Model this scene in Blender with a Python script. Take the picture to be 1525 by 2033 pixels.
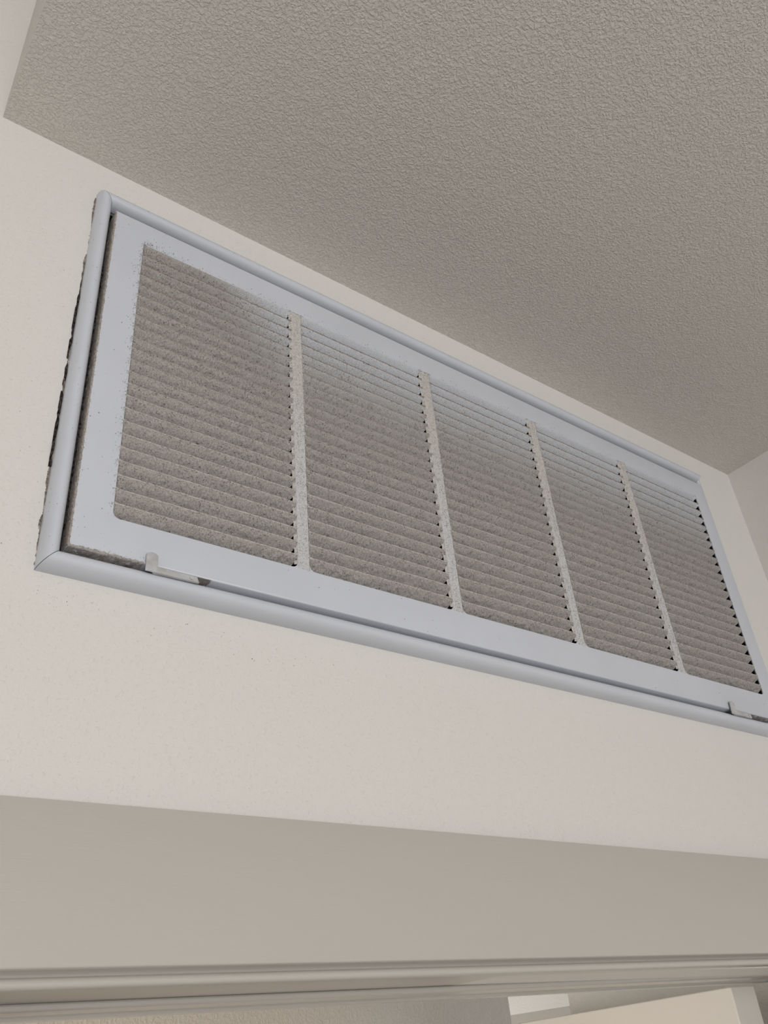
import bpy, math, random
import numpy as np
from mathutils import Matrix, Vector

for o in list(bpy.data.objects):
    bpy.data.objects.remove(o)
scn = bpy.context.scene
COL = scn.collection
random.seed(7)
RNG = np.random.default_rng(11)

# ------------------------------------------------------------------ camera
CAMZ = 2.0                      # phone held up at about door-head height
D = 0.52                        # distance from the wall that carries the grille (wall face is y = 0)
RC = ((0.80623139, -0.5860178, -0.08108072),
      (0.26930462, 0.48557417, -0.83168067),
      (0.52675038, 0.64869166, 0.54930244))
cam = bpy.data.cameras.new('camera')
cam.sensor_fit = 'VERTICAL'
cam.sensor_height = 24.0
cam.sensor_width = 18.0
cam.lens = 1681.31 / 2033.0 * 24.0
cam.clip_start = 0.01
camo = bpy.data.objects.new('camera', cam)
COL.objects.link(camo)
m = Matrix.Identity(4)
for i in range(3):
    m[i][0] = RC[0][i]
    m[i][1] = -RC[1][i]
    m[i][2] = -RC[2][i]
m[0][3], m[1][3], m[2][3] = 0.0, -D, CAMZ
camo.matrix_world = m
scn.camera = camo

# ------------------------------------------------------------------ world, light, exposure
world = bpy.data.worlds.new('world')
scn.world = world
world.use_nodes = True
bg = world.node_tree.nodes['Background']
bg.inputs[0].default_value = (0.80, 0.88, 1.0, 1)
bg.inputs[1].default_value = 1.0


def area(name, loc, target, sx, sy, power, col):
    l = bpy.data.lights.new(name, 'AREA')
    l.shape = 'RECTANGLE'
    l.size, l.size_y = sx, sy
    l.energy = power
    l.color = col
    o = bpy.data.objects.new(name, l)
    COL.objects.link(o)
    o.location = loc
    d = Vector(target) - Vector(loc)
    o.rotation_euler = d.to_track_quat('-Z', 'Y').to_euler()
    return o


# daylight entering through the window in the wall behind the camera
area('window_daylight', (-0.55, -3.20, 1.75), (-0.55, 0.0, 1.75), 1.7, 1.5, 62, (0.995, 0.99, 0.985))
# added fill for the next room; the wall behind it is solid
area('next_room_fill', (-1.22, 0.72, 1.55), (1.3, 0.72, 1.55), 1.0, 1.2, 30, (1.0, 0.98, 0.95))
area('far_hall_fill', (1.85, 1.65, 0.8), (2.9, 2.7, 2.1), 0.5, 0.5, 34, (1.0, 0.98, 0.95))  # added unseen fill that brightens the far hall, no fixture

vs = scn.view_settings
vs.view_transform = 'Standard'
vs.look = 'None'
vs.gamma = 1.0
vs.use_curve_mapping = False
vs.exposure = -0.22
scn.cycles.use_denoising = True
scn.cycles.max_bounces = 4
scn.cycles.diffuse_bounces = 3
scn.cycles.glossy_bounces = 2
scn.cycles.adaptive_threshold = 0.05
scn.cycles.use_adaptive_sampling = True


# ------------------------------------------------------------------ materials
def mat(name, col, rough=0.6, spec=0.4, metallic=0.0):
    mt = bpy.data.materials.new(name)
    mt.use_nodes = True
    b = mt.node_tree.nodes['Principled BSDF']
    b.inputs['Base Color'].default_value = (*col, 1)
    b.inputs['Roughness'].default_value = rough
    b.inputs['Specular IOR Level'].default_value = spec
    b.inputs['Metallic'].default_value = metallic
    return mt


def N(mt, kind, **kw):
    n = mt.node_tree.nodes.new(kind)
    for k, v in kw.items():
        setattr(n, k, v)
    return n


def L(mt, a, b):
    mt.node_tree.links.new(a, b)


def coords(mt):
    return N(mt, 'ShaderNodeTexCoord').outputs['Object']


def vary(mt, c0, c1, scale, lo=0.35, hi=0.65, detail=4, stretch=None):
    """colour variation of the material itself"""
    co = coords(mt)
    if stretch:
        mp = N(mt, 'ShaderNodeMapping')
        mp.inputs['Scale'].default_value = stretch
        L(mt, co, mp.inputs[0])
        co = mp.outputs[0]
    n = N(mt, 'ShaderNodeTexNoise')
    n.inputs['Scale'].default_value = scale
    n.inputs['Detail'].default_value = detail
    L(mt, co, n.inputs['Vector'])
    r = N(mt, 'ShaderNodeValToRGB')
    r.color_ramp.elements[0].position = lo
    r.color_ramp.elements[1].position = hi
    r.color_ramp.elements[0].color = (*c0, 1)
    r.color_ramp.elements[1].color = (*c1, 1)
    L(mt, n.outputs['Fac'], r.inputs[0])
    L(mt, r.outputs[0], mt.node_tree.nodes['Principled BSDF'].inputs['Base Color'])
    return r


def relief(mt, scale, lo, hi, dist, strength=1.0, detail=2, stretch=None, rough=0.5, prev=None):
    co = coords(mt)
    if stretch:
        mp = N(mt, 'ShaderNodeMapping')
        mp.inputs['Scale'].default_value = stretch
        L(mt, co, mp.inputs[0])
        co = mp.outputs[0]
    n = N(mt, 'ShaderNodeTexNoise')
    n.inputs['Scale'].default_value = scale
    n.inputs['Detail'].default_value = detail
    n.inputs['Roughness'].default_value = rough
    n.inputs['Distortion'].default_value = 0.6
    L(mt, co, n.inputs['Vector'])
    r = N(mt, 'ShaderNodeMapRange', interpolation_type='SMOOTHSTEP')
    r.inputs['From Min'].default_value = lo
    r.inputs['From Max'].default_value = hi
    L(mt, n.outputs['Fac'], r.inputs['Value'])
    b = N(mt, 'ShaderNodeBump')
    b.inputs['Distance'].default_value = dist
    b.inputs['Strength'].default_value = strength
    L(mt, r.outputs['Result'], b.inputs['Height'])
    if prev:
        L(mt, prev.outputs[0], b.inputs['Normal'])
    L(mt, b.outputs[0], mt.node_tree.nodes['Principled BSDF'].inputs['Normal'])
    return b


M_WALL = mat('wall_paint', (0.735, 0.709, 0.672), 0.62, 0.3)
b0 = relief(M_WALL, 420, 0.35, 0.75, 0.0003, 0.4, 3)
relief(M_WALL, 340, 0.59, 0.72, 0.0006, 0.40, 2, prev=b0)
M_CEIL = mat('ceiling_paint', (0.70, 0.658, 0.612), 0.5, 0.4)
b0 = relief(M_CEIL, 130, 0.35, 0.7, 0.0006, 0.3, 1)
relief(M_CEIL, 400, 0.42, 0.64, 0.0010, 0.66, 2, prev=b0)
M_TRIM = mat('trim_paint', (0.522, 0.489, 0.446), 0.30, 0.5)
relief(M_TRIM, 60, 0.3, 0.7, 0.0003, 0.13, 4, stretch=(0.6, 8, 14))
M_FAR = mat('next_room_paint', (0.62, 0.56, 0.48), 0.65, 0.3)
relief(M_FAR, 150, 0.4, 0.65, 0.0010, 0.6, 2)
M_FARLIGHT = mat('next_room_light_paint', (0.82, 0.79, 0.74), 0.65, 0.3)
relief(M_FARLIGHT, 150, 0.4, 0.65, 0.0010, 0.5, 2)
M_DOOR = mat('door_paint', (0.66, 0.62, 0.56), 0.4, 0.45)
M_FLOOR = mat('carpet', (0.30, 0.25, 0.20), 0.95, 0.1)
vary(M_FLOOR, (0.31, 0.282, 0.255), (0.39, 0.355, 0.32), 180)
M_WHITE = mat('white_enamel', (0.585, 0.60, 0.645), 0.32, 0.5)
vary(M_WHITE, (0.585, 0.608, 0.658), (0.61, 0.633, 0.685), 14)
relief(M_WHITE, 30, 0.3, 0.7, 0.0003, 0.25, 2)
M_MULL = mat('lint_filmed_enamel', (0.58, 0.58, 0.59), 0.7, 0.3)
vary(M_MULL, (0.53, 0.515, 0.50), (0.61, 0.615, 0.63), 450, 0.33, 0.66, 5)
M_LATCH = mat('latch_enamel', (0.54, 0.55, 0.57), 0.4, 0.5)
vary(M_LATCH, (0.42, 0.41, 0.40), (0.53, 0.535, 0.55), 160)
M_DARK = mat('duct_black', (0.015, 0.014, 0.013), 0.9, 0.1)
M_DUST = mat('grey_dust', (0.30, 0.275, 0.25), 1.0, 0.05)
vary(M_DUST, (0.275, 0.255, 0.239), (0.455, 0.425, 0.40), 800, 0.33, 0.68, 4)
M_DUSTL = mat('pale_dust', (0.5, 0.47, 0.44), 1.0, 0.05)
vary(M_DUSTL, (0.46, 0.43, 0.40), (0.62, 0.595, 0.57), 500, 0.33, 0.67, 6)
M_DUSTB = mat('brown_dust', (0.33, 0.28, 0.24), 1.0, 0.05)
vary(M_DUSTB, (0.25, 0.215, 0.19), (0.42, 0.375, 0.335), 500, 0.33, 0.67, 6)
M_LIP = mat('lip_lint', (0.42, 0.38, 0.35), 1.0, 0.05)
lr = vary(M_LIP, (0.72, 0.70, 0.68), (1.0, 1.0, 1.0), 700, 0.33, 0.67, 4)
lg = N(M_LIP, 'ShaderNodeNewGeometry')
ls = N(M_LIP, 'ShaderNodeSeparateXYZ')
L(M_LIP, lg.outputs['Position'], ls.inputs[0])
lm = N(M_LIP, 'ShaderNodeMapRange')
lm.inputs['From Min'].default_value = 2.42
lm.inputs['From Max'].default_value = 2.60
L(M_LIP, ls.outputs['Z'], lm.inputs['Value'])
l2 = N(M_LIP, 'ShaderNodeMix', data_type='RGBA')
l2.inputs[6].default_value = (0.60, 0.565, 0.53, 1)
l2.inputs[7].default_value = (0.345, 0.295, 0.26, 1)
L(M_LIP, lm.outputs[0], l2.inputs[0])
l3 = N(M_LIP, 'ShaderNodeMix', data_type='RGBA', blend_type='MULTIPLY')
l3.inputs[0].default_value = 1.0
L(M_LIP, l2.outputs[2], l3.inputs[6])
L(M_LIP, lr.outputs[0], l3.inputs[7])
L(M_LIP, l3.outputs[2], M_LIP.node_tree.nodes['Principled BSDF'].inputs['Base Color'])
M_DIRT = mat('brown_dirt', (0.2, 0.17, 0.14), 1.0, 0.05)
vary(M_DIRT, (0.12, 0.098, 0.082), (0.34, 0.30, 0.265), 300, 0.35, 0.68, 4)
M_GAPSHADE = mat('gap_shade_black', (0.03, 0.026, 0.024), 1.0, 0.05)  # near-black that paints the shade of the gaps beside the left rail
vary(M_GAPSHADE, (0.012, 0.010, 0.010), (0.09, 0.078, 0.07), 420, 0.4, 0.7, 4)
M_GLASS = mat('window_frame_white', (0.8, 0.8, 0.78), 0.4, 0.5)


# louver enamel with a speckled film of dust that thickens towards the bottom and the left of the grille
M_LOUV = mat('dusty_enamel', (0.5, 0.5, 0.5), 0.6, 0.3)
geo = N(M_LOUV, 'ShaderNodeNewGeometry')
nz_ = N(M_LOUV, 'ShaderNodeTexNoise')
nz_.inputs['Scale'].default_value = 900
nz_.inputs['Detail'].default_value = 5
nz_.inputs['Roughness'].default_value = 0.7
L(M_LOUV, geo.outputs['Position'], nz_.inputs['Vector'])
sp_ = N(M_LOUV, 'ShaderNodeSeparateXYZ')
L(M_LOUV, geo.outputs['Position'], sp_.inputs[0])
gz = N(M_LOUV, 'ShaderNodeMapRange')
gz.inputs['From Min'].default_value = 2.645
gz.inputs['From Max'].default_value = 2.50
gz.inputs['To Min'].default_value = -0.06
gz.inputs['To Max'].default_value = 0.30
L(M_LOUV, sp_.outputs['Z'], gz.inputs['Value'])
ad = N(M_LOUV, 'ShaderNodeMath', operation='ADD')
L(M_LOUV, nz_.outputs['Fac'], ad.inputs[0])
gx = N(M_LOUV, 'ShaderNodeMapRange', interpolation_type='SMOOTHSTEP')
gx.inputs['From Min'].default_value = 0.16
gx.inputs['From Max'].default_value = 0.33
gx.inputs['To Min'].default_value = 0.42
gx.inputs['To Max'].default_value = 0.0
L(M_LOUV, sp_.outputs['X'], gx.inputs['Value'])
a2_ = N(M_LOUV, 'ShaderNodeMath', operation='ADD')
L(M_LOUV, gz.outputs[0], a2_.inputs[0])
L(M_LOUV, gx.outputs[0], a2_.inputs[1])
L(M_LOUV, a2_.outputs[0], ad.inputs[1])
fr = N(M_LOUV, 'ShaderNodeMapRange', interpolation_type='SMOOTHSTEP')
fr.inputs['From Min'].default_value = 0.40
fr.inputs['From Max'].default_value = 0.72
L(M_LOUV, ad.outputs[0], fr.inputs['Value'])
mx = N(M_LOUV, 'ShaderNodeMix', data_type='RGBA')
mx.inputs[6].default_value = (0.56, 0.585, 0.63, 1)
mx.inputs[7].default_value = (0.36, 0.34, 0.32, 1)
L(M_LOUV, fr.outputs[0], mx.inputs[0])
L(M_LOUV, mx.outputs[2], M_LOUV.node_tree.nodes['Principled BSDF'].inputs['Base Color'])


# ------------------------------------------------------------------ mesh helpers
class MB:
    def __init__(self):
        self.v, self.f = [], []

    def add(self, v, f):
        k = len(self.v)
        self.v += [tuple(p) for p in v]
        self.f += [tuple(k + i for i in q) for q in f]
        return self

    def box(self, x0, x1, y0, y1, z0, z1):
        v = [(x0, y0, z0), (x1, y0, z0), (x1, y1, z0), (x0, y1, z0), (x0, y0, z1), (x1, y0, z1), (x1, y1, z1), (x0, y1, z1)]
        return self.add(v, [(0, 3, 2, 1), (4, 5, 6, 7), (0, 1, 5, 4), (1, 2, 6, 5), (2, 3, 7, 6), (3, 0, 4, 7)])

    def prism_x(self, prof, xa, xb):
        """closed (y,z) profile swept along x; xa/xb may be functions of (y,z) for mitres"""
        n = len(prof)
        fa = xa if callable(xa) else (lambda y, z: xa)
        fb = xb if callable(xb) else (lambda y, z: xb)
        v = [(fa(y, z), y, z) for y, z in prof] + [(fb(y, z), y, z) for y, z in prof]
        f = [(i, (i + 1) % n, n + (i + 1) % n, n + i) for i in range(n)]
        f += [tuple(range(n))[::-1], tuple(range(n, 2 * n))]
        return self.add(v, f)

    def mesh(self, name):
        me = bpy.data.meshes.new(name)
        me.from_pydata(self.v, [], self.f)
        me.validate()
        return me

    def build(self, name, material, parent=None, smooth=None, recalc=True):
        me = self.mesh(name)
        if recalc:
            import bmesh
            bm = bmesh.new()
            bm.from_mesh(me)
            bmesh.ops.recalc_face_normals(bm, faces=bm.faces)
            bm.to_mesh(me)
            bm.free()
        return link(name, me, material, parent, smooth)


def link(name, me, material, parent=None, smooth=None):
    if not me.materials:
        me.materials.append(material)
    if smooth is not None:
        me.shade_smooth()
        me.set_sharp_from_angle(angle=math.radians(smooth))
    o = bpy.data.objects.new(name, me)
    COL.objects.link(o)
    if parent:
        o.parent = parent
        o.matrix_parent_inverse = parent.matrix_world.inverted()
    return o


def tag(o, label=None, cat=None, group=None, kind=None):
    for k, v in (('label', label), ('category', cat), ('group', group), ('kind', kind)):
        if v:
            o[k] = v
    return o


def struct(o, label, cat):
    return tag(o, label, cat, kind='structure')


def empty(name, loc):
    o = bpy.data.objects.new(name, None)
    o.empty_display_size = 0.05
    o.location = loc
    COL.objects.link(o)
    bpy.context.view_layer.update()
    return o


def bevel(o, w, seg=2):
    md = o.modifiers.new('bevel', 'BEVEL')
    md.width = w
    md.segments = seg
    md.limit_method = 'ANGLE'
    md.angle_limit = math.radians(40)
    o.data.shade_smooth()
    o.data.set_sharp_from_angle(angle=math.radians(50))
    return o


# ------------------------------------------------------------------ room shell
XL, XR = 0.029, 1.124           # low ceiling runs between these
ZC = CAMZ + 1.4192 * D          # low ceiling
ZH = 3.25                       # taller ceiling of the open room on the left
XO = -2.3                       # far left wall of the open room
YB = -3.25                      # wall behind the camera
WT = 0.115                      # wall thickness
DX0, DX1, DZ = 0.112, 1.026, CAMZ + 0.0525    # doorway
HX0, HX1, HZ0, HZ1 = 0.1322, 1.0090, CAMZ + 0.3088, CAMZ + 0.6800   # duct hole

w = MB()
w.box(XO, XR, 0, WT, HZ1, ZH)
w.box(XO, HX0, 0, WT, HZ0, HZ1)
w.box(HX1, XR, 0, WT, HZ0, HZ1)
w.box(XO, XR, 0, WT, DZ, HZ0)
w.box(XO, DX0, 0, WT, 0, DZ)
w.box(DX1, XR, 0, WT, 0, DZ)
struct(w.build('wall_back', M_WALL), 'cream textured wall that holds the dusty vent grille', 'wall')
w = MB().box(XR, XR + 0.1, YB, WT, 0, ZH)
struct(w.build('wall_right', M_WALL), 'cream textured side wall at the far right end', 'wall')
w = MB().box(XO - 0.1, XO, YB, WT, 0, ZH)
struct(w.build('wall_left', M_WALL), 'cream wall of the open room out of view on the left', 'wall')
WX0, WX1, WZ0, WZ1 = -1.45, 0.35, 0.95, 2.55
w = MB()
w.box(XO, WX0, YB - 0.1, YB, 0, ZH)
w.box(WX1, XR, YB - 0.1, YB, 0, ZH)
w.box(WX0, WX1, YB - 0.1, YB, 0, WZ0)
w.box(WX0, WX1, YB - 0.1, YB, WZ1, ZH)
struct(w.build('wall_rear', M_WALL), 'cream wall with the window behind the viewpoint', 'wall')
w = MB()
for a, b_, c, d in ((WX0, WX1, WZ0, WZ0 + .05), (WX0, WX1, WZ1 - .05, WZ1), (WX0, WX0 + .05, WZ0, WZ1), (WX1 - .05, WX1, WZ0, WZ1), (-0.575, -0.525, WZ0, WZ1)):
    w.box(a, b_, YB - 0.075, YB - 0.03, c, d)
struct(w.build('window_1', M_GLASS), 'white framed window behind the viewpoint', 'window')
w = MB().box(XL, XR, YB, 0, ZC, ZH)
struct(w.build('ceiling', M_CEIL), 'beige orange-peel textured ceiling above the grille', 'ceiling')
w = MB().box(XO, XL, YB, 0, ZH, ZH + 0.1)
struct(w.build('ceiling_high', M_CEIL), 'taller ceiling of the open room on the left', 'ceiling')
w = MB().box(XO, 4.0, YB, 4.2, -0.1, 0)
struct(w.build('floor', M_FLOOR), 'brown carpet floor below the doorway', 'floor')

# ------------------------------------------------------------------ door casing, jamb, next room
TILT = math.radians(-0.36)
C0 = CAMZ
K = (D - 0.016) / D
prof = [(0.0, 0.147), (-0.0145, 0.147), (-0.0156, 0.1466), (-0.016, 0.1455), (-0.016, 0.0622), (-0.0158, 0.0614), (-0.0152, 0.0609)]
prof += [(-0.0128, 0.0602), (-0.0106, 0.0592), (-0.0094, 0.0581), (-0.0092, 0.0573)]
for k in range(11):                              # bead
    t = math.radians(118 - 196 * k / 10)
    prof.append((-0.0112 - 0.0036 * math.cos(t), 0.0542 + 0.0030 * math.sin(t)))
prof += [(-0.0060, 0.0513), (0.0, 0.0513)]
prof = [(y, z + C0) for (y, z) in prof]
tr = MB()
tr.prism_x(prof, lambda y, z: DX0 - (z - C0 - 0.0525), lambda y, z: min(DX1 + (z - C0 - 0.0525), XR - 0.001))


def rot_about(o, px, pz, a):
    for v in o.data.vertices:
        dx, dz = v.co.x - px, v.co.z - pz
        v.co.x = px + dx * math.cos(a) - dz * math.sin(a)
        v.co.z = pz + dx * math.sin(a) + dz * math.cos(a)


t1 = struct(tr.build('trim_1', M_TRIM, None, 42), 'wide beige painted door head casing with beaded lower edge', 'trim')
rot_about(t1, 0.5, C0 + 0.06, -TILT)
# side casings (below and beside the view)
tr = MB()
tr.box(DX0 - 0.094, DX0, -0.016, 0, 0, DZ - 0.008)
struct(bevel(tr.build('trim_2', M_TRIM), 0.002), 'beige door casing upright left of the doorway', 'trim')
tr = MB()
tr.box(DX1, DX1 + 0.094, -0.016, 0, 0, DZ - 0.008)
struct(bevel(tr.build('trim_3', M_TRIM), 0.002), 'beige door casing upright right of the doorway', 'trim')
# jamb with stop
jb = MB()
jb.box(DX0, DX1, 0.0, WT, C0 + 0.0525, C0 + 0.0525 + 0.012)
jb.box(DX0, DX1, 0.068, 0.098, C0 + 0.0480, C0 + 0.0525)
jb.box(DX0, DX1, WT, WT + 0.014, C0 + 0.0465, C0 + 0.125)
jh = struct(jb.build('trim_4', M_TRIM), 'beige door head jamb with stop under the casing', 'trim')
rot_about(jh, 0.5, C0 + 0.05, -TILT)
bevel(jh, 0.0015)
jb = MB()
jb.box(DX0 - 0.018, DX0 + 0.0, 0, WT, 0, DZ)
jb.box(DX1, DX1 + 0.018, 0, WT, 0, DZ)
struct(jb.build('trim_5', M_TRIM), 'beige door side jambs below the head', 'trim')


def P(px, py, tot):
    """point on the ray through a photograph pixel at a total depth (metres from the camera plane parallel to the wall)"""
    c = ((px - 762.5) / 1681.31, (py - 1016.5) / 1681.31, 1.0)
    d = [sum(RC[i][k] * c[i] for i in range(3)) for k in range(3)]
    s = tot / d[1]
    return Vector((d[0] * s, d[1] * s - D, d[2] * s + CAMZ))


# open door leaf, hinged at the right jamb and swung into the next room
dl = empty('door_1', (0.990, 0.150, 0.01))
struct(dl, 'cream painted door standing wide open in the next room', 'door')
ang = math.atan2(0.95, 0.31)
u = Vector((math.cos(ang), math.sin(ang), 0))
nrm = Vector((u.y, -u.x, 0))
ztop = CAMZ + 0.0490
lb = MB()
LW, LT = 0.80, 0.034


def leaf(mb, a0, a1, b0, b1, z0, z1):
    pts = []
    for z in (z0, z1):
        for (a, b_) in ((a0, b0), (a1, b0), (a1, b1), (a0, b1)):
            q = Vector((0.990, 0.150, 0)) + u * a + nrm * b_
            pts.append((q.x, q.y, z))
    mb.add(pts, [(0, 3, 2, 1), (4, 5, 6, 7), (0, 1, 5, 4), (1, 2, 6, 5), (2, 3, 7, 6), (3, 0, 4, 7)])


leaf(lb, 0, LW, 0, LT, 0.012, ztop)
bevel(lb.build('door_leaf', M_DOOR, dl), 0.0015)
for k, zz in enumerate((0.25, 1.02, 1.86)):
    hb = MB()
    leaf(hb, -0.0015, 0.0005, 0.004, LT - 0.004, zz - 0.045, zz + 0.045)
    hb.build('hinge', M_GLASS, dl)

# next room walls
FZ = 2.60
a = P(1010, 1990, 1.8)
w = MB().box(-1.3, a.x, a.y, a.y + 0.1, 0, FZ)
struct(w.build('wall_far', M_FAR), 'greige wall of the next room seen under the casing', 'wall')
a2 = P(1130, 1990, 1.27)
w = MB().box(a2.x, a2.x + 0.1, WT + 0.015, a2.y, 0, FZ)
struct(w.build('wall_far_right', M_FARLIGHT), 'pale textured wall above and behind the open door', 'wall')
w = MB().box(0.5, 4.0, 2.7, 2.8, 0, FZ)
struct(w.build('wall_far_end', M_FARLIGHT), 'bright white wall at the end of the far hall', 'wall')
w = MB().box(4.0, 4.1, WT + 0.02, 2.8, 0, FZ)
struct(w.build('wall_far_side', M_FAR), 'side wall of the far hall out of view', 'wall')
w = MB().box(-1.4, -1.3, WT + 0.02, 2.8, 0, FZ)
struct(w.build('wall_far_left', M_FAR), 'left wall of the next room out of view', 'wall')
w = MB()
for y0_, y1_, z0_, z1_ in ((0.17, 1.27, 0.90, 0.95), (0.17, 1.27, 2.15, 2.20), (0.17, 0.22, 0.90, 2.20), (1.22, 1.27, 0.90, 2.20)):
    w.box(-1.30, -1.255, y0_, y1_, z0_, z1_)
struct(w.build('window_added', M_GLASS), 'white window frame added on the solid left wall of the next room', 'window')  # frame added to go with the fill light, no opening behind it
w = MB().box(-1.4, 4.1, WT, 2.8, FZ, FZ + 0.1)
struct(w.build('ceiling_far', M_CEIL), 'ceiling of the next room beyond the doorway', 'ceiling')
q1 = P(1131, 1997, 1.95)
q0 = P(1005, 2018, 2.26)
td = Vector((q0.x - q1.x, q0.y - q1.y, 0)).normalized()
tn = Vector((td.y, -td.x, 0)) * 0.02
w = MB()
pts = []
for z in (q1.z - 0.10, q1.z):
    for q, n_ in ((q1, 0), (q0, 0), (q0, 1), (q1, 1)):
        pts.append((q.x + tn.x * n_, q.y + tn.y * n_, z))
w.add(pts, [(0, 3, 2, 1), (4, 5, 6, 7), (0, 1, 5, 4), (1, 2, 6, 5), (2, 3, 7, 6), (3, 0, 4, 7)])
struct(w.build('trim_6', M_TRIM), 'beige door casing end seen above the open door', 'trim')

# ------------------------------------------------------------------ vent grille
G = empty('vent_grille', (0.575, 0.0, CAMZ + 0.2956))
tag(G, 'white metal return air grille caked with grey dust on the cream wall', 'vent')
YP = -0.013                                    # face of the hinged panel
FX0, FX1, FZ0, FZ1 = 0.1190, 1.0172, CAMZ + 0.2956, CAMZ + 0.6926   # frame outside
PX0, PX1, PZ0, PZ1 = 0.1350, 1.0064, CAMZ + 0.3132, CAMZ + 0.6689   # panel outside
SX0, SX1, SZ0, SZ1 = 0.1630, 0.9785, CAMZ + 0.3443, CAMZ + 0.6399   # slotted field
NC, NF = 5, 23
MW = 0.0113
CW = (SX1 - SX0 - MW * (NC - 1)) / NC
PITCH = (SZ1 - SZ0) / NF
RW = 0.0135
RRW = 0.0096                                   # the right rail is lower and mostly hidden by the panel

# frame rails with mitred corners: profile across the rail (u from outside in, h off the wall)
rp = [(0, 0), (0.0, 0.0022), (0.0003, 0.0052), (0.0012, 0.0088), (0.0027, 0.0115), (0.0045, 0.0130), (0.0065, 0.0136),
      (0.0086, 0.0131), (0.0105, 0.0116), (0.0121, 0.0090), (0.0131, 0.0055), (RW, 0.0020), (RW, 0)]
KB = 1.13
RH = {'bottom': 1.0, 'left': 1.0, 'top': 1.0, 'right': 0.66}


def rail(side):
    mb = MB()
    n = len(rp)
    v = []
    kr = RRW / RW
    for e in (0, 1):
        for uu, h in rp:
            if side == 'bottom':
                x, z = (FX0 + uu if e == 0 else FX1 - uu * kr), FZ0 + uu * KB
            elif side == 'top':
                x, z = (FX0 + uu if e == 0 else FX1 - uu * kr), FZ1 - uu
            elif side == 'left':
                x, z = FX0 + uu, (FZ0 + uu * KB if e == 0 else FZ1 - uu)
            else:
                x, z = FX1 - uu * kr, (FZ0 + uu * KB if e == 0 else FZ1 - uu)
            # hairline open mitre
            if side in ('bottom', 'top'):
                x += 0.0003 if e == 0 else -0.0003
            else:
                z += 0.0003 if e == 0 else -0.0003
            v.append((x, -h * RH[side], z))
    f = [(i, (i + 1) % n, n + (i + 1) % n, n + i) for i in range(n)]
    f += [tuple(range(n))[::-1], tuple(range(n, 2 * n))]
    mb.add(v, f)
    return mb.build('frame_rail', M_WHITE, G, 40)


for s in ('bottom', 'top', 'left', 'right'):
    rail(s)

# face plate: folded rim + flat border around the slotted field
fp = MB()


def ring(x0, x1, z0, z1, y):
    return [(x0, y, z0), (x1, y, z0), (x1, y, z1), (x0, y, z1)]


loops = [ring(PX0, PX1, PZ0, PZ1, 0.004), ring(PX0, PX1, PZ0, PZ1, YP + 0.0014)]
for ins, dy in ((0.0003, 0.0007), (0.0008, 0.00025), (0.0016, 0.0)):
    loops.append(ring(PX0 + ins, PX1 - ins, PZ0 + ins, PZ1 - ins, YP + dy))
loops.append(ring(SX0, SX1, SZ0, SZ1, YP))
loops.append(ring(SX0, SX1, SZ0, SZ1, YP + 0.0010))
v, f = [], []
for lp in loops:
    v += lp
for k in range(len(loops) - 1):
    for i in range(4):
        f.append((4 * k + i, 4 * k + (i + 1) % 4, 4 * k + 4 + (i + 1) % 4, 4 * k + 4 + i))
fp.add(v, f)
# rounded lower corners of the slots
RF = 0.0055
for c in range(NC):
    xa = SX0 + c * (CW + MW)
    xb = xa + CW
    for xc, sg in ((xa, 1), (xb, -1)):
        pts = [(xc, SZ0)]
        for k in range(7):
            t = math.pi / 2 * k / 6
            pts.append((xc + sg * (RF - RF * math.sin(t)), SZ0 + RF - RF * math.cos(t)))
        if sg < 0:
            pts = [pts[0]] + pts[1:][::-1]
        for yy, flip in ((YP + 0.00002, False), (YP + 0.0010, True)):
            q = [(x, yy, z) for x, z in pts]
            fp.add(q, [tuple(range(len(q)))])
face = fp.build('face_plate', M_WHITE, G, 35)

# mullions between the five louver columns
for c in range(NC - 1):
    xa = SX0 + (c + 1) * CW + c * MW
    mb = MB().box(xa, xa + MW, YP - 0.00005, YP + 0.0011, SZ0 - 0.0005, SZ1 + 0.0005)
    bevel(mb.build('mullion', M_MULL, G), 0.0006, 2)

# louvers: flat lip at the face, then the blade rolls inwards and down
FPROF = [(0.0, 0.0), (0.0, -0.0011), (0.0008, -0.0022), (0.0028, -0.0044), (0.0065, -0.0080), (0.0118, -0.0128)]


def blade_depth(t):
    """depth into the grille for a drop t below the lip"""
    zs = [0, .0011, .0022, .0044, .0080, .0128]
    ys = [0, 0, .0008, .0028, .0065, .0118]
    return np.interp(t, zs, ys)


XST = [(0.0, 0.04, 0.82), (0.0018, 0.28, 0.88), (0.0042, 0.62, 0.95), (0.0075, 0.92, 1.0), (0.012, 1.0, 1.0)]
stations = XST + [(CW / 2, 1.0, 1.0)] + [(CW - a_, b_ * 1.0, c_) for a_, b_, c_ in XST[::-1]]
stations[-1] = (CW, 0.05, 0.30)
stations[-2] = (CW - 0.0018, 0.26, 0.46)
stations[-3] = (CW - 0.0042, 0.60, 0.74)


def louver_mesh():
    v, f = [], []
    n = len(FPROF)
    for (x, ds, zs) in stations:
        e = min(x, CW - x)
        fl = 0.0012 * max(0.0, 1 - e / 0.004)          # lip widens into the mullion
        for k, (dy, dz) in enumerate(FPROF):
            zz = dz * (zs if k > 1 else 1.0)
            if k == 1:
                zz -= 0.4 * fl
            if k == 0:
                zz += fl
            v.append((x, YP + dy * ds, min(zz, 0.0 + fl)))
    for i in range(len(stations) - 1):
        for k in range(n - 1):
            f.append((i * n + k, i * n + k + 1, (i + 1) * n + k + 1, (i + 1) * n + k))
    me = bpy.data.meshes.new('louver')
    me.from_pydata(v, [], f)
    me.validate()
    me.materials.append(M_LOUV)
    me.shade_smooth()
    me.set_sharp_from_angle(angle=math.radians(60))
    return me


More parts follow.
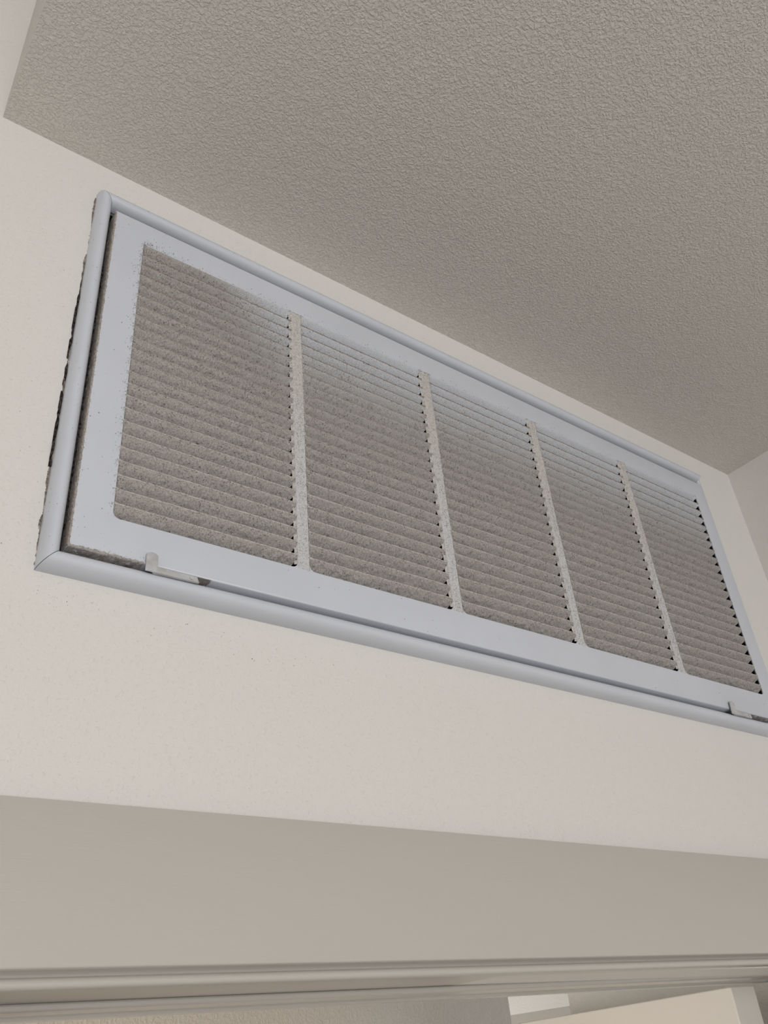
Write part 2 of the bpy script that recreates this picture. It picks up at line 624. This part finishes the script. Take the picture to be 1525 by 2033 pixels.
LM = louver_mesh()
for c in range(NC):
    for i in range(NF):
        o = bpy.data.objects.new('louver', LM)
        COL.objects.link(o)
        o.parent = G
        o.matrix_parent_inverse = G.matrix_world.inverted()
        o.location = (SX0 + c * (CW + MW), 0, SZ1 - i * PITCH)

# black duct behind the blades
mb = MB()
x0, x1, z0, z1 = HX0 + 0.001, HX1 - 0.001, HZ0 + 0.001, HZ1 - 0.001
ya, yb = 0.003, 0.30
v = [(x0, ya, z0), (x1, ya, z0), (x1, ya, z1), (x0, ya, z1), (x0, yb, z0), (x1, yb, z0), (x1, yb, z1), (x0, yb, z1)]
mb.add(v, [(0, 1, 5, 4), (1, 2, 6, 5), (2, 3, 7, 6), (3, 0, 4, 7), (4, 5, 6, 7)])
tag(mb.build('duct_box', M_DARK, G), 'black duct opening behind the louvers')


# latches: small bent tabs on the lower edge of the panel
def latch(x, lean):
    mb = MB()
    th = 0.0016
    # upright tab, slightly proud of the face, rounded top
    out = [(x, PZ0 - 0.0065), (x + 0.0088, PZ0 - 0.0065)]
    for k in range(7):
        t = math.pi * k / 6
        out.append((x + 0.0044 + lean * 0.5 + 0.0044 * math.cos(t), PZ0 + 0.0065 + 0.0026 * math.sin(t)))
    n = len(out)
    y0, y1 = YP - 0.0030, YP - 0.0030 + th
    v = [(a_, y0, b_) for a_, b_ in out] + [(a_, y1, b_) for a_, b_ in out]
    f = [tuple(range(n)), tuple(range(n, 2 * n))[::-1]] + [(i, (i + 1) % n, n + (i + 1) % n, n + i) for i in range(n)]
    mb.add(v, f)
    t = mb.build('latch', M_LATCH, G)
    bevel(t, 0.0005)
    # arm that runs along the folded rim and tucks behind the frame rail
    mb = MB()
    mb.add([(x + 0.006, YP - 0.0030, PZ0 - 0.0065), (x + 0.042, YP - 0.0018, PZ0 - 0.0058), (x + 0.042, YP + 0.001, PZ0 - 0.0058), (x + 0.006, YP + 0.001, PZ0 - 0.0065),
            (x + 0.006, YP - 0.0030, PZ0 - 0.0012), (x + 0.040, YP - 0.0018, PZ0 - 0.0008), (x + 0.040, YP + 0.001, PZ0 - 0.0008), (x + 0.006, YP + 0.001, PZ0 - 0.0012)],
           [(0, 3, 2, 1), (4, 5, 6, 7), (0, 1, 5, 4), (1, 2, 6, 5), (2, 3, 7, 6), (3, 0, 4, 7)])
    a_ = mb.build('latch_arm', M_LATCH, t)
    bevel(a_, 0.0008)
    mb = MB()
    pts = [(x + 0.035 + 0.0014 * math.cos(2 * math.pi * k / 10), PZ0 - 0.0034 + 0.0014 * math.sin(2 * math.pi * k / 10)) for k in range(10)]
    v = [(a2_, YP - 0.0028, b2) for a2_, b2 in pts] + [(a2_, YP, b2) for a2_, b2 in pts]
    mb.add(v, [tuple(range(10))] + [(i, (i + 1) % 10, 10 + (i + 1) % 10, 10 + i) for i in range(10)])
    mb.build('rivet', M_LATCH, t)


latch(0.1893, 0.0)
latch(0.8899, 0.002)

# ------------------------------------------------------------------ dust
_T = RNG.random((64, 64, 64))


def vnoise(p):
    """smooth value noise, p: (n,3) in cells"""
    i = np.floor(p).astype(int)
    t = p - i
    t = t * t * (3 - 2 * t)
    i &= 63
    j = (i + 1) & 63
    out = 0
    for a_ in (0, 1):
        for b_ in (0, 1):
            for c_ in (0, 1):
                w_ = (t[:, 0] if a_ else 1 - t[:, 0]) * (t[:, 1] if b_ else 1 - t[:, 1]) * (t[:, 2] if c_ else 1 - t[:, 2])
                out = out + w_ * _T[(j if a_ else i)[:, 0], (j if b_ else i)[:, 1], (j if c_ else i)[:, 2]]
    return out


def fbm(p, cell):
    q = p / cell
    return (0.5 * vnoise(q) + 0.3 * vnoise(q * 2.07 + 11.3) + 0.2 * vnoise(q * 4.3 + 5.1))


def fast_mesh(name, v, f):
    """v (n,3); f (m,k) all with the same k"""
    me = bpy.data.meshes.new(name)
    me.vertices.add(len(v))
    me.vertices.foreach_set('co', np.ascontiguousarray(v, dtype=np.float32).ravel())
    k = f.shape[1]
    me.loops.add(f.size)
    me.loops.foreach_set('vertex_index', np.ascontiguousarray(f, dtype=np.int32).ravel())
    me.polygons.add(len(f))
    me.polygons.foreach_set('loop_start', np.arange(0, f.size, k, dtype=np.int32))
    me.update(calc_edges=True)
    return me


def grid_faces(nu, nv):
    a_ = np.arange(nu * nv).reshape(nu, nv)
    return np.stack([a_[:-1, :-1], a_[:-1, 1:], a_[1:, 1:], a_[1:, :-1]], -1).reshape(-1, 4)


def dust(name, v, f, material, label=None):
    me = fast_mesh(name, v, f)
    o = link(name, me, material, G)
    tag(o, label, kind='stuff')
    return o


def coverage(x, z):
    """how thickly the dust lies at a place on the field: heavy low and at the left, thin at the top right"""
    u_ = (x - SX0) / (SX1 - SX0)
    h_ = (z - SZ0) / (SZ1 - SZ0)
    c_ = 1.05 - 0.95 * np.clip((h_ - 0.40) / 0.60, 0, 1) ** 1.1
    c_ = c_ + 0.95 * np.exp(-((u_) / 0.11) ** 2)
    c_ = c_ - 0.05 * u_
    c_ = c_ + 0.20 * np.clip((0.10 - h_) / 0.10, 0, 1)
    return c_


def crumbs(pos, size, stretch=None, nrm_dir=None):
    """spiky four-faced grains"""
    n = len(pos)
    base = np.array([(1, 1, 1), (1, -1, -1), (-1, 1, -1), (-1, -1, 1)], float) / 1.73
    q = RNG.normal(size=(n, 4))
    q /= np.linalg.norm(q, axis=1, keepdims=True)
    w_, x_, y_, z_ = q.T
    R_ = np.stack([1 - 2 * (y_ * y_ + z_ * z_), 2 * (x_ * y_ - z_ * w_), 2 * (x_ * z_ + y_ * w_),
                   2 * (x_ * y_ + z_ * w_), 1 - 2 * (x_ * x_ + z_ * z_), 2 * (y_ * z_ - x_ * w_),
                   2 * (x_ * z_ - y_ * w_), 2 * (y_ * z_ + x_ * w_), 1 - 2 * (x_ * x_ + y_ * y_)], -1).reshape(n, 3, 3)
    b_ = base[None] * (1 + 0.8 * (RNG.random((n, 4, 1)) - 0.5))
    if stretch is not None:
        b_ = b_ * stretch[:, None, :]
    v_ = np.einsum('nij,nkj->nki', R_, b_) * size[:, None, None] + pos[:, None, :]
    k = (np.arange(n) * 4)[:, None, None]
    f_ = np.array([(0, 1, 2), (0, 3, 1), (0, 2, 3), (1, 3, 2)])[None] + k
    return v_.reshape(-1, 3), f_.reshape(-1, 3)


LNAME = ['leftmost', 'second', 'middle', 'fourth', 'rightmost']
for c in range(NC):
    xa = SX0 + c * (CW + MW)
    step = (0.00062, 0.00072, 0.00085, 0.0010, 0.0011)[c]
    nu = int(CW / step)
    nv = 13
    VV, FF = [], []
    CP = []
    off = 0
    for i in range(NF):
        zt = SZ1 - i * PITCH
        uu = np.linspace(0.0006, CW - 0.0006, nu)
        tt = np.linspace(0.0008, 0.0128, nv)
        U, T = np.meshgrid(uu, tt, indexing='ij')
        U = U + (RNG.random(U.shape) - 0.5) * step * 0.7
        T = np.clip(T + (RNG.random(T.shape) - 0.5) * 0.0007, 0.0004, 0.0128)
        ds = np.interp(U, [s[0] for s in stations], [s[1] for s in stations])
        zs = np.interp(U, [s[0] for s in stations], [s[2] for s in stations])
        y = YP + blade_depth(T) * ds
        z = zt - np.minimum(T, 0.0011) - np.maximum(T - 0.0011, 0) * zs
        p = np.stack([xa + U, y, z], -1).reshape(-1, 3)
        cov = coverage(p[:, 0], p[:, 2])
        n1 = fbm(p, 0.0012)
        n2 = fbm(p * np.array([0.7, 1.0, 1.3]) + 1.7, 0.0055)
        nb = fbm(p + 3.7, 0.018)
        rnd = RNG.random(len(p))
        t_ = T.reshape(-1)
        lipf = np.clip(1 - (t_ - 0.0012) / 0.0030, 0, 1)
        midf = np.clip(np.minimum(U, CW - U).reshape(-1) / 0.004, 0.25, 1)
        low = 1 + 1.2 * np.clip((0.07 - (p[:, 2] - SZ0) / (SZ1 - SZ0)) / 0.05, 0, 1)
        d_ = (n1 - 0.5) * 0.0022 * low + (n2 - 0.5) * (0.0020 * low * np.clip(cov - 0.3, 0, 1) + 0.0003) + (nb - 0.5) * 0.0007 + (cov - 0.70) * 0.0015 + (rnd - 0.5) * 0.0004
        d_ = np.clip(d_, -0.0010, 0.0016)
        d_ = np.where(d_ > 0, d_ * midf * (1 - 0.85 * lipf), d_)
        room_ = (1.05 if i < NF - 1 else 1.6) * (blade_depth(t_) * ds.reshape(-1)) + 0.00005
        d_ = np.minimum(d_, room_)
        nrm_ = np.stack([np.zeros(len(p)), -np.full(len(p), 0.72), -np.full(len(p), 0.69)], -1)
        p = p + nrm_ * d_[:, None]
        VV.append(p)
        FF.append(grid_faces(nu, nv) + off)
        off += len(p)
        ps = p + nrm_ * (np.maximum(d_, 0.0001) - d_)[:, None]
        CP.append(ps[(d_ > -0.0003) & (RNG.random(len(p)) < 0.16) & (T.reshape(-1) < 0.011)])
    o = dust('louver_dust', np.concatenate(VV), np.concatenate(FF), M_DUST, 'grey fluffy dust on the %s louver column' % LNAME[c])
    o.data.shade_smooth()
    cp = np.concatenate(CP)
    sz = (0.00030 + 0.00055 * RNG.random(len(cp)) ** 2)
    v_, f_ = crumbs(cp + RNG.normal(size=cp.shape) * 0.0002, sz)
    dust('dust_grain', v_, f_, M_DUST)

# lip lint: a thin felted line along every louver edge, with fibres
VV, FF, off = [], [], 0
for c in range(NC):
    xa = SX0 + c * (CW + MW)
    nu, nv = 190, 5
    for i in range(1, NF):
        X_, T_ = np.meshgrid(np.linspace(0.0, CW, nu), np.linspace(0, 1, nv), indexing='ij')
        X_ = X_ + (RNG.random(X_.shape) - 0.5) * 0.0005
        e_ = np.minimum(X_, CW - X_)
        fl = 0.0010 * np.clip(1 - e_ / 0.004, 0, 1)
        z = SZ1 - i * PITCH + 0.00025 + fl - (0.0015 + 1.4 * fl) * T_ + (RNG.random(X_.shape) - 0.5) * 0.0003
        y = YP - 0.00045 * np.sin(T_ * np.pi) - 0.0002 * RNG.random(X_.shape) + 0.0003 * (1 - np.sin(T_ * np.pi)) + 0.0001
        p = np.stack([xa + X_, y, z], -1).reshape(-1, 3)
        p[:, 2] += (fbm(p, 0.004) - 0.5) * 0.0006
        VV.append(p)
        FF.append(grid_faces(nu, nv) + off)
        off += len(p)
dust('lip_dust', np.concatenate(VV), np.concatenate(FF), M_LIP, 'beige felted lint along the louver edges')
pos = []
for c in range(NC):
    xa = SX0 + c * (CW + MW)
    for i in range(1, NF):
        n = 170
        x = xa + RNG.random(n) * CW
        z = SZ1 - i * PITCH - 0.0006 + RNG.normal(size=n) * 0.00035
        pos.append(np.stack([x, np.full(n, YP - 0.0001) - 0.0003 * RNG.random(n), z], -1))
pos = np.concatenate(pos)
st = np.stack([RNG.uniform(0.3, 0.6, len(pos)), RNG.uniform(0.5, 1, len(pos)), RNG.uniform(1.0, 2.4, len(pos))], -1)
v_, f_ = crumbs(pos, 0.00030 + 0.00035 * RNG.random(len(pos)), st)
dust('lip_lint', v_, f_, M_LIP, 'short lint fibres along the louver edges')

# pale fuzz on the mullions, thickest in the upper half, reaching on to the blades
VV, FF, off = [], [], 0
CP = []
for c in range(NC - 1):
    xa = SX0 + (c + 1) * CW + c * MW
    nu, nv = 420, 15
    zz = np.linspace(SZ0 + 0.004, SZ1 - 0.001, nu)
    tt = np.linspace(-0.0022, MW + 0.0022, nv)
    Z_, X_ = np.meshgrid(zz, tt, indexing='ij')
    X_ = X_ + (RNG.random(X_.shape) - 0.5) * 0.0008
    p = np.stack([xa + X_, np.full(X_.shape, YP), Z_], -1).reshape(-1, 3)
    e = np.minimum(X_, MW - X_).reshape(-1)
    h_ = (p[:, 2] - SZ0) / (SZ1 - SZ0)
    d_ = 0.0002 + 0.0012 * (fbm(p, 0.005) - 0.42) + (RNG.random(len(p)) - 0.5) * 0.0006 + 0.0002 - 0.0011 * np.clip((0.80 - h_) / 0.65, 0, 1)
    d_ = np.where(e < 0, d_ * 0.5 - 0.0018 * np.clip(-e / 0.0012, 0, 1) + 0.0009 * (fbm(p + 9, 0.0035) - 0.45), d_)
    p[:, 1] -= d_
    VV.append(p)
    FF.append(grid_faces(nu, nv) + off)
    off += len(p)
    n = 2200
    z = SZ1 - (SZ1 - SZ0) * RNG.random(n) ** 1.5
    x = xa + MW / 2 + RNG.normal(size=n) * MW * 0.30
    CP.append(np.stack([x, YP - 0.0005 * RNG.random(n) + 0.0012 * np.clip(np.abs(x - xa - MW / 2) / MW * 2 - 1, 0, 1), z], -1))
dust('mullion_dust', np.concatenate(VV), np.concatenate(FF), M_DUSTL, 'pale grey dust film on the mullions')
cp = np.concatenate(CP)
st = np.stack([RNG.uniform(0.3, 0.6, len(cp)), RNG.uniform(0.3, 0.6, len(cp)), RNG.uniform(0.8, 2.4, len(cp))], -1)
v_, f_ = crumbs(cp, 0.00025 + 0.0004 * RNG.random(len(cp)), st)
dust('mullion_lint', v_, f_, M_DUSTL, 'pale lint fibres on the mullions')


def strip_dust_shade(name, p, ndir, nu, nv, amp, bias, cell, material, label, jit=0.0004, fade=None, sq=(1, 1, 1)):
    q = p.reshape(-1, 3)
    d_ = amp * (fbm(q * np.array(sq), cell) - 0.5) + bias + (RNG.random(len(q)) - 0.5) * jit
    if fade is not None:
        d_ = d_ - fade.reshape(-1)
    q = q + np.asarray(ndir)[None] * d_[:, None]
    return dust(name, q, grid_faces(nu, nv), material, label)


# dust caught on the left folded rim and the left part of the lower rim
nu, nv = 520, 14
zz = np.linspace(PZ0 + 0.0005, PZ1 - 0.002, nu)
tt = np.linspace(0, 1, nv)
Z_, T_ = np.meshgrid(zz, tt, indexing='ij')
p = np.stack([np.full(Z_.shape, PX0) + 0.0022 * np.clip((T_ - 0.82) / 0.18, 0, 1), 0.003 + (YP - 0.003) * np.clip(T_ / 0.82, 0, 1), Z_], -1)
strip_dust_shade('rim_dust', p, (-0.75, -0.66, 0), nu, nv, 0.0016, 0.0003, 0.003, M_DUSTB, 'brown dust packed in the gap beside the panel',
           fade=0.0012 * np.clip((T_ - 0.8) / 0.2, 0, 1))
nu, nv = 110, 14
xx = np.linspace(PX0, 0.1888, nu)
X_, T_ = np.meshgrid(xx, np.linspace(0, 1, nv), indexing='ij')
p = np.stack([X_, 0.003 + (YP - 0.003) * np.clip(T_ / 0.78, 0, 1), PZ0 + 0.0028 * np.clip((T_ - 0.78) / 0.22, 0, 1)], -1)
strip_dust_shade('rim_dust', p, (0, -0.6, -0.8), nu, nv, 0.0030, 0.0007, 0.0035, M_DUST, 'grey dust under the lower left corner of the panel',
           fade=0.0016 * np.clip((T_ - 0.75) / 0.25, 0, 1))
nu, nv = 30, 10
X_, T_ = np.meshgrid(np.linspace(0.2285, 0.2415, nu), np.linspace(0, 1, nv), indexing='ij')
p = np.stack([X_, 0.000 + YP * T_, np.full(X_.shape, PZ0)], -1)
strip_dust_shade('rim_dust', p, (0, -0.6, -0.8), nu, nv, 0.0030, 0.0006, 0.003, M_DUSTB, 'rusty lint beside the left latch')
X_, T_ = np.meshgrid(np.linspace(0.931, 0.979, 70), np.linspace(0, 1, nv), indexing='ij')
p = np.stack([X_, 0.000 + YP * T_, np.full(X_.shape, PZ0)], -1)
strip_dust_shade('rim_dust', p, (0, -0.6, -0.8), 70, nv, 0.0020, 0.0002, 0.003, M_DUST, 'grey lint beside the right latch')

# brown dirt where the left rail meets the wall, its torn gap's shade painted black
nu, nv = 560, 9
zz = np.linspace(FZ0 + 0.004, FZ1 - 0.004, nu)
Z_, T_ = np.meshgrid(zz, np.linspace(0, 1, nv), indexing='ij')
p = np.stack([FX0 - 0.0019 + 0.0030 * T_, np.full(Z_.shape, -0.0001), Z_], -1)
hh = (Z_ - FZ0) / (FZ1 - FZ0)
fade = 0.0011 * np.clip(1 - T_ / 0.55, 0, 1)
strip_dust_shade('rail_dust', p, (0, -1, 0), nu, nv, 0.0026, 0.00030, 0.006, M_DIRT, 'brown dust line outside the left frame rail', fade=fade, sq=(2, 1, 0.45))
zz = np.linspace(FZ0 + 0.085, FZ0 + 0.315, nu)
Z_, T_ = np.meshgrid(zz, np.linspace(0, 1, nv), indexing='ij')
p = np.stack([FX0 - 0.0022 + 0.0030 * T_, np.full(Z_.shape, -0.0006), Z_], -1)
strip_dust_shade('gap_shade', p, (0, -1, 0), nu, nv, 0.0060, -0.00005, 0.009, M_GAPSHADE, 'black strip painting the shaded gap outside the left frame rail', fade=0.0013 * np.clip(1 - T_ / 0.5, 0, 1), sq=(3, 1, 0.6))
# black strip painting the shade deep in the gap between left rail and panel
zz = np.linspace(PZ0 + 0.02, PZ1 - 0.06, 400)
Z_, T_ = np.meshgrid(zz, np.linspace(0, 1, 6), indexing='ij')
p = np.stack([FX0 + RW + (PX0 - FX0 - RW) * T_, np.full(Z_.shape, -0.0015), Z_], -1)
strip_dust_shade('gap_shade', p, (0, -1, 0), 400, 6, 0.0040, 0.0, 0.008, M_GAPSHADE, 'black strip painting the shade in the gap between rail and panel')

# fuzz that creeps from the rims on to the face plate
n = 2600
a_ = np.stack([PX0 + np.abs(RNG.normal(size=n)) * 0.0013, np.full(n, YP) + 0.0006 * RNG.random(n), RNG.uniform(PZ0, PZ1 - 0.008, n)], -1)
n = 900
b_ = np.stack([RNG.uniform(PX0, 0.1888, n), np.full(n, YP) + 0.0004 * RNG.random(n), PZ0 + np.abs(RNG.normal(size=n)) * 0.0013], -1)
pos = np.concatenate([a_, b_])
v_, f_ = crumbs(pos, 0.0002 + 0.0004 * RNG.random(len(pos)) ** 2)
dust('rim_lint', v_, f_, M_DUSTL, 'pale lint creeping over the panel edge')
# pale fuzz around the left ends of the blades
pos = []
for c in range(NC):
    xa = SX0 + c * (CW + MW)
    for i in range(NF):
        n = 60 if c == 0 else 26
        pos.append(np.stack([xa + RNG.normal(size=n) * 0.0013 - 0.0003, YP - 0.0006 * RNG.random(n) + 0.0003,
                             SZ1 - i * PITCH - RNG.gamma(1.2, 0.0024, n)], -1))
pos = np.concatenate(pos)
st = np.stack([RNG.uniform(0.3, 0.6, len(pos)), RNG.uniform(0.3, 0.6, len(pos)), RNG.uniform(0.8, 2.2, len(pos))], -1)
v_, f_ = crumbs(pos, 0.00022 + 0.00035 * RNG.random(len(pos)), st)
dust('end_lint', v_, f_, M_DUSTL, 'pale lint around the louver ends')

# loose crumbs on the face plate
pos = []
n = 900
c_ = RNG.integers(0, NC, n)
wgt = RNG.random(n)
x = SX0 + c_ * (CW + MW) + RNG.random(n) * CW
keep = RNG.random(n) < np.array([1.0, 0.75, 0.55, 0.3, 0.35])[c_]
z = SZ1 + np.abs(RNG.normal(size=n)) * 0.0032 + 0.0002
pos.append(np.stack([x, np.full(n, YP - 0.0001), z], -1)[keep])
n = 110
pos.append(np.stack([SX0 + RNG.gamma(1.6, 0.006, n), np.full(n, YP - 0.0002), SZ1 + 0.001 + np.abs(RNG.normal(size=n)) * 0.003], -1))
n = 330
pos.append(np.stack([SX0 - np.abs(RNG.normal(size=n)) * 0.0030, np.full(n, YP - 0.0001), SZ0 + (SZ1 - SZ0) * RNG.random(n) ** 0.7], -1))
n = 90
pos.append(np.stack([RNG.uniform(PX0 + .002, SX0, n), np.full(n, YP - 0.0001), RNG.uniform(PZ0, PZ1, n)], -1))
n = 70
pos.append(np.stack([RNG.uniform(PX0 + .004, SX1, n), np.full(n, YP - 0.0001), RNG.uniform(PZ0 + 0.002, SZ0, n)], -1))
n = 60
pos.append(np.stack([SX0 + RNG.gamma(1.5, 0.02, n), np.full(n, YP - 0.0001), RNG.uniform(SZ1, PZ1 - .002, n)], -1))
pos = np.concatenate(pos)
v_, f_ = crumbs(pos, 0.00014 + 0.00055 * RNG.random(len(pos)) ** 3)
dust('loose_dust', v_, f_, M_DUST, 'loose dust specks on the face plate')
# specks on rails and at the top rail's wall joint
n = 260
a_ = np.stack([FX0 + RNG.random(n) * 0.90, np.full(n, -0.0092), np.full(n, FZ1 - 0.0085)], -1)
tp = RNG.random(n)
uu = np.interp(tp, [0, 1], [0.0, 0.008])
hh = np.interp(uu, [q[0] for q in rp], [q[1] for q in rp])
a_ = np.stack([FX0 + 0.01 + RNG.random(n) * 0.88, -hh - 0.0001, FZ1 - uu], -1)
n2 = 90
uu = RNG.random(n2) * 0.0125
hh = np.interp(uu, [q[0] for q in rp], [q[1] for q in rp])
b_ = np.stack([FX0 + uu, -hh - 0.0001, RNG.uniform(FZ0 + .01, FZ1 - .01, n2)], -1)
pos = np.concatenate([a_, b_])
v_, f_ = crumbs(pos, 0.00016 + 0.00040 * RNG.random(len(pos)) ** 2)
dust('rail_specks', v_, f_, M_DUSTB, 'small dust specks on the frame rails')

# smudges and specks on the wall below the lower left corner, and a nick in the casing
n = 120
x = RNG.uniform(0.12, 0.36, n)
pos = np.stack([x, np.full(n, -0.0001), CAMZ + 0.292 - 0.03 * (x - 0.12) / 0.24 * 0.4 - np.abs(RNG.normal(size=n)) * 0.012 - 0.004], -1)
pos = np.concatenate([pos, np.stack([RNG.uniform(0.06, 0.117, 40), np.full(40, -0.0001), RNG.uniform(2.30, 2.70, 40)], -1),
                      np.stack([RNG.uniform(0.2, 1.0, 70), np.full(70, -0.0001), CAMZ + 0.705 + 0.02 * RNG.random(70)], -1)])
v_, f_ = crumbs(pos, 0.00012 + 0.00038 * RNG.random(len(pos)) ** 2)
me = fast_mesh('wall_specks', v_, f_)
tag(link('wall_specks', me, M_DUSTB, bpy.data.objects['wall_back']), 'small dust specks on the wall around the grille', kind='stuff')

bpy.context.view_layer.update()
